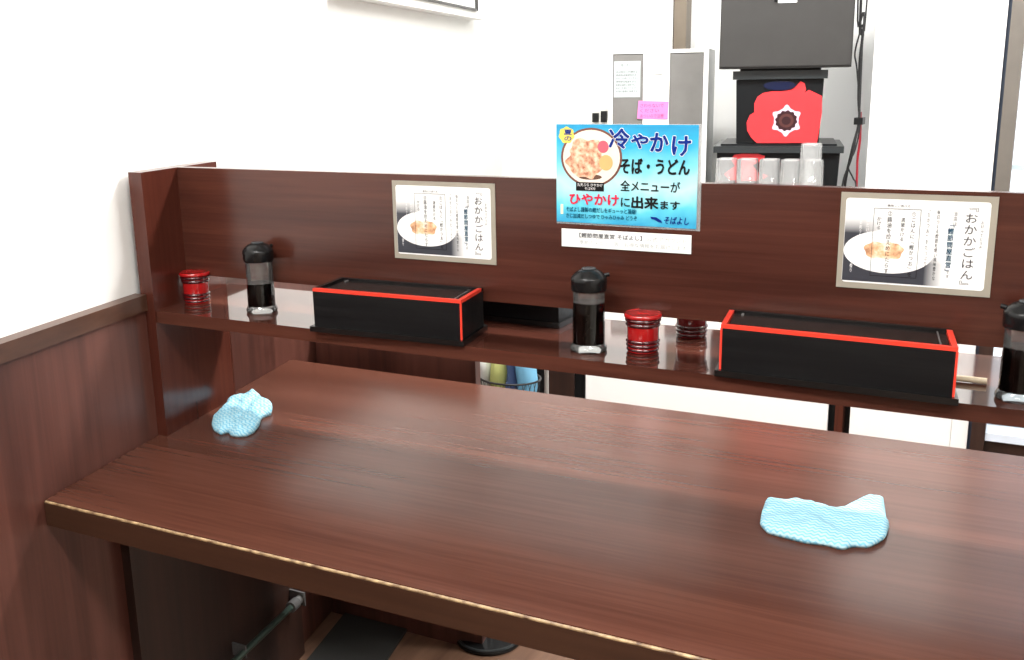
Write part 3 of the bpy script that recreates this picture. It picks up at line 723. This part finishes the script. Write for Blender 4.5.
for i, (mt, px0, px1) in enumerate(((WHITEC, 480, 493), (GREENC, 494, 508), (NAVYC, 509, 518), (LBLUEC, 519, 535))):
    xa_, xb_ = at(px0, 375, y).x - bc.x, at(px1, 375, y).x - bc.x
    b = NB(); n = 9; rows = []
    for j in range(n + 1):
        z = .008 + (hb + .055) * j / n; wv = .003 * math.sin(j * 1.7 + i)
        k0 = .80 + .20 * min(1, j / 6)
        x0_, x1_ = xa_ * k0 + .001, xb_ * k0 - .001; yy = -.030 - .006 * math.sin(j + i * 2); dd = .045
        rows.append([b.verts.new(q) for q in ((x0_, yy + .012, z), (x0_ * .8 + x1_ * .2, yy + wv, z), (x0_ * .5 + x1_ * .5, yy - .004 - wv, z), (x0_ * .2 + x1_ * .8, yy + wv * .5, z), (x1_, yy + .012, z), (x1_, yy + dd, z), (x0_, yy + dd, z))])
    for r0, r1 in zip(rows, rows[1:]):
        for q in range(7): b.faces.new((r0[q], r0[(q + 1) % 7], r1[(q + 1) % 7], r1[q]))
    b.faces.new(rows[-1]); b.faces.new(rows[0][::-1])
    o = obj('folded_cloth', b, mt, smooth=True); o.location = (bc.x, y, rim - .1395)
    tag(o, cn[i] + ' cloth standing in the wire basket', 'cloth', 'folded cloths in the basket')

# white cabinet that carries the appliance and the storage boxes
y = 2.0
xl = WO[0]
TOP = .235 + Z0
wc = thing('white_cabinet', 'plain white cabinet beyond the divider, carrying the grey appliance and black boxes', 'cabinet', (xl, y, 0), TURN)
ww = on(828, 418, (xl, y, 0), TURN)[0]
box(b := NB(), 0, ww, .021, .52, .0, TOP - .03); obj('body', b, WHITE2, wc, bevel=.002)
box(b := NB(), 0, ww, 0.0, .52, TOP - .0295, TOP); obj('worktop', b, WHITE2, wc, bevel=.002)
box(b := NB(), .002, ww - .002, 0.002, .0205, .06, TOP - .034); obj('door', b, WHITE2, wc)
# dark gap with a brown post to the right of it
y = 2.19
dp = thing('brown_post', 'narrow dark brown post between the white cabinet and the white door', 'post', (0, y, 0))
xa_, xb_ = at(834.5, 420, y).x, at(842.5, 420, y).x
box(b := NB(), xa_, xb_, 0, .05, 0, Z0 + .12); obj('upright', b, W_SIDE, dp, bevel=.002)
box(b := NB(), at(825.5, 420, y).x, at(850.5, 425, y).x, .052, .075, 0, Z0 + .12); obj('shade_backing', b, BLACKP, dp)  # black sheet added for the shade in the gap around the post

# grey appliance with a white frame
y = 2.2
a0 = at(608, 52, y); AO = (a0.x, y, TOP + .0005)
ap = thing('grey_appliance', 'white-framed grey appliance standing on the white cabinet behind the blue sign', 'appliance', AO, TURN)
PX = lambda p: on(p, 85, AO, TURN)[0]
PZ = lambda v: on(660, v, AO, TURN)[1]
ah = on(660, 49.5, AO, TURN)[1]; aw = PX(708)
box(b := NB(), 0, aw, .012, .27, 0, ah); obj('case', b, plain('grey_case', (.42, .44, .43), .35), ap, bevel=.003)
for (p0, p1) in ((608.5, 612.5), (703.3, 708.0)):
    box(b := NB(), PX(p0), PX(p1), 0, .0118, 0, ah); obj('frame', b, WHITE2, ap)
box(b := NB(), PX(612.6), PX(703.2), 0, .0118, PZ(53.0), ah); obj('frame', b, WHITE2, ap)
box(b := NB(), PX(612.7), PX(643), .003, .0118, .001, PZ(53.2)); obj('side_window', b, GLOSSG, ap)
box(b := NB(), PX(643.2), PX(669.3), 0, .0118, .001, PZ(53.2)); mid = obj('centre_panel', b, plain('centre_cream', (.80, .80, .76), .5), ap)
box(b := NB(), PX(669.5), PX(703.2), .003, .0118, .001, PZ(53.2)); obj('side_window', b, GLOSSG, ap)
plate(b := NB(), [(PX(649), PZ(75.2)), (PX(662), PZ(75.2)), (PX(662), PZ(74.2)), (PX(649), PZ(74.2))], -.0006, 0); obj('printed_line', b, INKG, mid)
fx = lambda d: (AO[0] - d * math.sin(TURN), AO[1] + d * math.cos(TURN), AO[2])
sh_ = thing('instruction_sheet', 'pale printed instruction sheet stuck on the left window of the grey appliance', 'sheet', fx(.0024), TURN)
q0, q1 = Vector((PX(613.8), 0, PZ(97))), Vector((PX(640.2), 0, PZ(60.5)))
plate(b := NB(), [(q0.x, q0.z), (q1.x, q0.z), (q1.x, q1.z), (q0.x, q1.z)], -.0006, 0); obj('paper', b, PAPERG, sh_)
hh = q1.z - q0.z; wq = q1.x - q0.x
letters('lettering', '〈使い方〉', q0.x + .22 * wq, q1.z - .15 * hh, q0.x + .6 * wq, q1.z - .07 * hh, INKG, sh_, -.001)
for i in range(7):
    letters('lettering', random.choice(['ボタンを押してください', '水は毎日入れ替える', 'お湯の温度に注意する', '使用後は電源を切る']), q0.x + .08 * wq, q1.z - (.32 + .09 * i) * hh, q0.x + (.95 - .2 * random.random()) * wq, q1.z - (.265 + .09 * i) * hh, INKG, sh_, -.001)
sn = thing('sticky_note', 'pink handwritten note stuck on the front of the grey appliance', 'note', fx(-.0008), TURN)
q0, q1 = Vector((PX(637.5), 0, PZ(119.5))), Vector((PX(669), 0, PZ(100.5)))
plate(b := NB(), [(q0.x, q0.z + .003), (q1.x - .002, q0.z), (q1.x, q1.z - .003), (q0.x + .004, q1.z)], -.0008, 0); obj('paper', b, PINK, sn)
hh = q1.z - q0.z; wq = q1.x - q0.x
for i, s_ in enumerate(('さわらないで', 'ください', 'あついので注意')):
    letters('lettering', s_, q0.x + .1 * wq, q1.z - (.36 + .27 * i) * hh, q0.x + (.85 - .15 * (i == 1)) * wq, q1.z - (.16 + .27 * i) * hh, MAGENTA, sn, -.0012)
# tall pale locker left of the appliance
y = 2.60
q0, q1 = at(586, 68, y), at(608.5, 100, y)
lk = thing('pale_locker', 'tall pale grey locker between the left wall and the grey appliance', 'locker', (q0.x, y, 0))
box(b := NB(), 0, q1.x - q0.x + .01, 0, .12, 0.0, q0.z); obj('body', b, OFFW, lk, bevel=.004)
for (p0, p1, v0, v1) in ((593, 599, 113, 122), (601.5, 607.5, 111, 122)):
    e0, e1 = at(p0, v1, y), at(p1, v0, y)
    box(b := NB(), e0.x - q0.x, e1.x - q0.x, -.008, 0, e0.z, e1.z); obj('latch', b, BLACKP, lk, bevel=.003)

# storage boxes with the poppy print
def poppy_box(o, wb, hb_, lid_over, lid_h, depth, name_label, full):
    t = thing('storage_box', name_label, 'box', o, TURN, 'black storage boxes')
    b = NB(); q = .006
    lo = [(q, .004), (wb - q, .004), (wb - q, depth - q), (q, depth - q)]; hi = [(0, 0), (wb, 0), (wb, depth), (0, depth)]
    A = [b.verts.new((x, y_, 0)) for x, y_ in lo]; B = [b.verts.new((x, y_, hb_)) for x, y_ in hi]
    b.faces.new(A[::-1]); b.faces.new(B)
    for i in range(4): b.faces.new((A[i], A[(i + 1) % 4], B[(i + 1) % 4], B[i]))
    obj('body', b, BLACKB, t, bevel=.004)
    box(b := NB(), -lid_over, wb + lid_over, -lid_over, depth + lid_over, hb_ + .0004, hb_ + lid_h); ld = obj('lid', b, LIDG, t, bevel=.004)
    box(b := NB(), .01, wb - .01, .01, depth - .01, hb_ + lid_h, hb_ + lid_h + .006); obj('lid_ridge', b, BLACKB, ld, bevel=.002)
    # print: coordinates in the crop, body from 65..490 by 140..448
    U = lambda u: (u - 65) / 425 * wb; V = lambda v: (448 - v) / 308 * hb_
    off = lambda v: .004 * (1 - max(0, min(1, V(v) / hb_))) 
    if not full:
        pz = [on(u, v, o, TURN) for u, v in ((731, 159), (734, 155), (742, 153.6), (758, 153.8), (765, 156), (764, 160), (752, 165), (758, 172), (768, 176), (760, 181), (730, 180), (724, 174), (735, 166))]
        plate(b := NB(), [(x, min(z, hb_ - .002)) for x, z in pz][::-1], -.0012, .003); obj('poppy_print', b, POPPY, t)
        return t
    petals = [(178, 446), (150, 420), (128, 385), (124, 345), (138, 310), (160, 296), (158, 255), (172, 222), (200, 204), (245, 196), (290, 196), (335, 190), (360, 172), (378, 150), (398, 162), (406, 190), (400, 206), (420, 192), (450, 206), (484, 222), (488, 300), (480, 380), (472, 444), (330, 446)]
    b = NB(); plate(b, [(U(u), V(v)) for u, v in petals], -.0012, .003); obj('poppy_print', b, POPPY, t)
    pts = []
    for i in range(96):
        a = 2 * math.pi * i / 96; r = 60 + 17 * abs(math.cos(3 * (a - math.pi / 2))) ** 5
        pts.append((U(318 + r * math.cos(a)), V(338 - r * math.sin(a))))
    plate(b := NB(), pts, -.0018, -.0012); obj('ring_print', b, POPPYW, t)
    plate(b := NB(), [(U(318 + (52 + 3 * math.sin(12 * a)) * math.cos(a)), V(338 + (48 + 3 * math.sin(12 * a)) * math.sin(a))) for a in [-2 * math.pi * i / 72 for i in range(72)]], -.0022, -.0018); obj('centre_print', b, POPPYD, t)
    plate(b := NB(), ellipse(U(318), V(338), 36 / 425 * wb, 33 / 308 * hb_), -.0025, -.0022); obj('centre_print', b, POPPYM, t)
    plate(b := NB(), ellipse(U(318), V(338), 22 / 425 * wb, 20 / 308 * hb_), -.0028, -.0025); obj('centre_print', b, POPPYD, t)
    plate(b := NB(), ellipse(U(278), V(170), 78 / 425 * wb, 22 / 308 * hb_), -.004, .002); hd = obj('handle', b, BLUED, t, bevel=.001); hd['label'] = 'dark blue oval handle'
    return t
# lower, larger box first: its lid carries the upper one, and that one the dark grey case
p = at(716, 180, 2.14); LO = (p.x, 2.14, TOP + .0005)
lw = on(838.5, 180, LO, TURN)[0]; lh = on(780, 153.0, LO, TURN)[1]; lt = on(780, 144.0, LO, TURN)[1]
poppy_box(LO, lw, lh, .010, lt - lh - .0065, .33, 'larger lower black storage box on the white cabinet, behind the clear cups', False)
p = at(734, 145.3, 2.17); BO = (p.x, 2.17, LO[2] + lt + .0005)
bw = on(823, 100, BO, TURN)[0]; bh = on(780, 79.2, BO, TURN)[1]; bt = on(780, 68.3, BO, TURN)[1]
poppy_box(BO, bw, bh, .010, bt - bh - .0065, .26, 'black storage box with a big red poppy, stacked below the dark grey case', True)
p = at(719, 67.5, 2.13); GO = (p.x, 2.13, BO[2] + bt + .0005)
gc = thing('grey_case', 'dark grey flat-fronted case on top of the poppy box', 'case', GO, TURN)
gw = on(852.5, 50, GO, TURN)[0]
box(b := NB(), 0, gw, .004, .20, 0, .42); obj('body', b, DGREY, gc, bevel=.003)
box(b := NB(), .004, gw - .004, 0, .0038, .006, .416); obj('front_panel', b, DGREY, gc, bevel=.002)
GP = lambda u, v: on(u, v, GO, TURN)
e0, e1 = GP(778, 3), GP(797.5, -8)
box(b := NB(), e0[0], e1[0], -.0012, 0, e0[1], e1[1]); obj('white_sticker', b, PAPER, gc)
e0, e1 = GP(774.5, 2), GP(777.8, -8)
box(b := NB(), e0[0], e1[0], -.004, 0, e0[1], e1[1]); obj('latch', b, BLACKP, gc)

# clear plastic cups in a row on the cabinet
yk = 2.085
def cup(loc, label, hgt, r):
    t = thing('clear_cup', label, 'cup', loc, 0, 'clear plastic cups on the white cabinet')
    b = NB(); rings = []
    for rr_, z in ((r * .92, 0), (r, .001), (r, .007), (r * .95, .009), (r * .89, hgt - .006), (r * .86, hgt - .001), (r * .80, hgt), (r * .70, hgt), (r * .66, hgt - .004), (r * .30, hgt - .0045)):
        rg = []
        for i in range(32):
            a = 2 * math.pi * i / 32; q = (abs(math.cos(a)) ** 5 + abs(math.sin(a)) ** 5) ** -.2
            rg.append(b.verts.new((rr_ * q * math.cos(a), rr_ * q * math.sin(a), z)))
        rings.append(rg)
    for g0_, g1_ in zip(rings, rings[1:]):
        for i in range(32): b.faces.new((g0_[i], g0_[(i + 1) % 32], g1_[(i + 1) % 32], g1_[i]))
    b.faces.new(rings[-1]); obj('wall', b, CUP, t, smooth=True)
    b = NB()
    for rr_, z in ((1.0, .001), (1.045, .0025), (1.045, .0055), (1.0, .007)): pass
    pr = []
    for k_ in (1.003, 1.04):
        pr.append([(r * k_ * (abs(math.cos(a)) ** 5 + abs(math.sin(a)) ** 5) ** -.2 * math.cos(a), r * k_ * (abs(math.cos(a)) ** 5 + abs(math.sin(a)) ** 5) ** -.2 * math.sin(a)) for a in [2 * math.pi * i / 32 for i in range(32)]])
    lo_ = [[b.verts.new((x, y_, z)) for x, y_ in pr[j]] for j, z in ((0, .0015), (1, .0015), (1, .006), (0, .006))]
    for j in range(4):
        for i in range(32): b.faces.new((lo_[j][i], lo_[j][(i + 1) % 32], lo_[(j + 1) % 4][(i + 1) % 32], lo_[(j + 1) % 4][i]))
    obj('rim', b, CUP, t, smooth=True)
    return t
ords = ['leftmost clear cup in the row behind the divider top edge', 'second clear cup from the left in the row behind the divider', 'middle clear cup of the row behind the divider', 'second clear cup from the right in the row behind the divider', 'rightmost clear cup of the row, with another cup stacked on it']
hc = at(760, 158.8, yk).z - TOP
cups = []
for i, px in enumerate((726.5, 747.5, 769.5, 791, 812.5)):
    p = at(px, 175, yk); cups.append(cup((p.x, yk, TOP + .0006), ords[i], hc, .0318))
p = at(811.5, 150, yk)
dup(cups[4], (p.x, yk, TOP + .0006 + at(811.5, 143.5, yk).z - TOP - hc), 0, 'clear cup stacked on top of the rightmost cup of the row')

# cables hanging beside the grey case
y = 2.24
CB = 'cables hanging right of the black boxes'
def cable(pts, r, mt, label):
    P = [at(u, v, y + dy) for u, v, dy in pts]
    P = ([Vector((P[0].x, P[0].y, 2.49))] if pts[0][1] < 50 else []) + P + [Vector((P[-1].x, P[-1].y, Z0 + .14))]
    b = NB(); tube(b, smooth_path(P, 6), r, 7); o = obj('cable', b, mt, smooth=True); tag(o, label, 'cable', CB)
cable([(861, 2, 0), (863, 30, 0), (860, 60, .0), (858.5, 95, 0), (859, 122, 0), (852, 150, 0), (845, 185, .01)], .0042, CABLE, 'thickest black cable hanging right of the dark grey case')
cable([(867, 0, .01), (862, 25, .01), (855, 52, .01), (857, 70, .01), (860, 122, .01), (855, 150, .0), (848, 165, .0), (853, 178, 0), (856, 188, 0)], .0024, CABLE, 'thin black cable that loops away to the left above the divider')
cable([(858, 0, -.01), (864, 12, -.01), (862, 50, -.01), (859.5, 110, -.01), (857, 132, -.01), (851, 160, -.01), (842.5, 185, -.01)], .0028, CABLE, 'black cable bulging to the right at the top of the bundle')
cable([(860.5, 112, .02), (860.5, 118, .02), (860, 140, .02), (857.5, 160, .02), (856.5, 187, .02)], .0036, CABLER, 'red cable at the bottom of the cable bundle')
b = NB(); p = at(859, 121, y); box(b, p.x - .012, p.x + .013, y - .018, y + .032, p.z - .010, p.z + .010); tag(obj('cable_tie', b, BLACKP, bevel=.004), 'black tie holding the hanging cables together', 'cable tie')

# ------------------------------------------------------------------ white unit on the left wall, cut off by the top of the picture
wu = thing('wall_unit', 'white wall-mounted unit with a black-edged front, high on the left wall', 'appliance', (0, 0, Z0))
yA, yB = 1.18, 2.36
b = NB(); prism(b, wallstrip(-.0115, .045, yA, yB), .836, 1.15); obj('case', b, WHITE, wu, bevel=.006)
b = NB(); prism(b, wallstrip(.0452, .050, yA + .02, yB - .12), .867, 1.12); obj('front_glass', b, plain('pale_glass_front', (.70, .71, .69), .12), wu, bevel=.001)
for (c0_, c1_, ya, yb_, za, zb) in ((.0452, .054, yA + .01, yB - .11, .860, .8665), (.0452, .054, yB - .1195, yB - .112, .867, 1.12), (.0452, .054, yB - .104, yB - .098, .860, 1.12)):
    b = NB(); prism(b, wallstrip(c0_, c1_, ya, yb_), za, zb); obj('black_edge', b, BLACKP, wu)
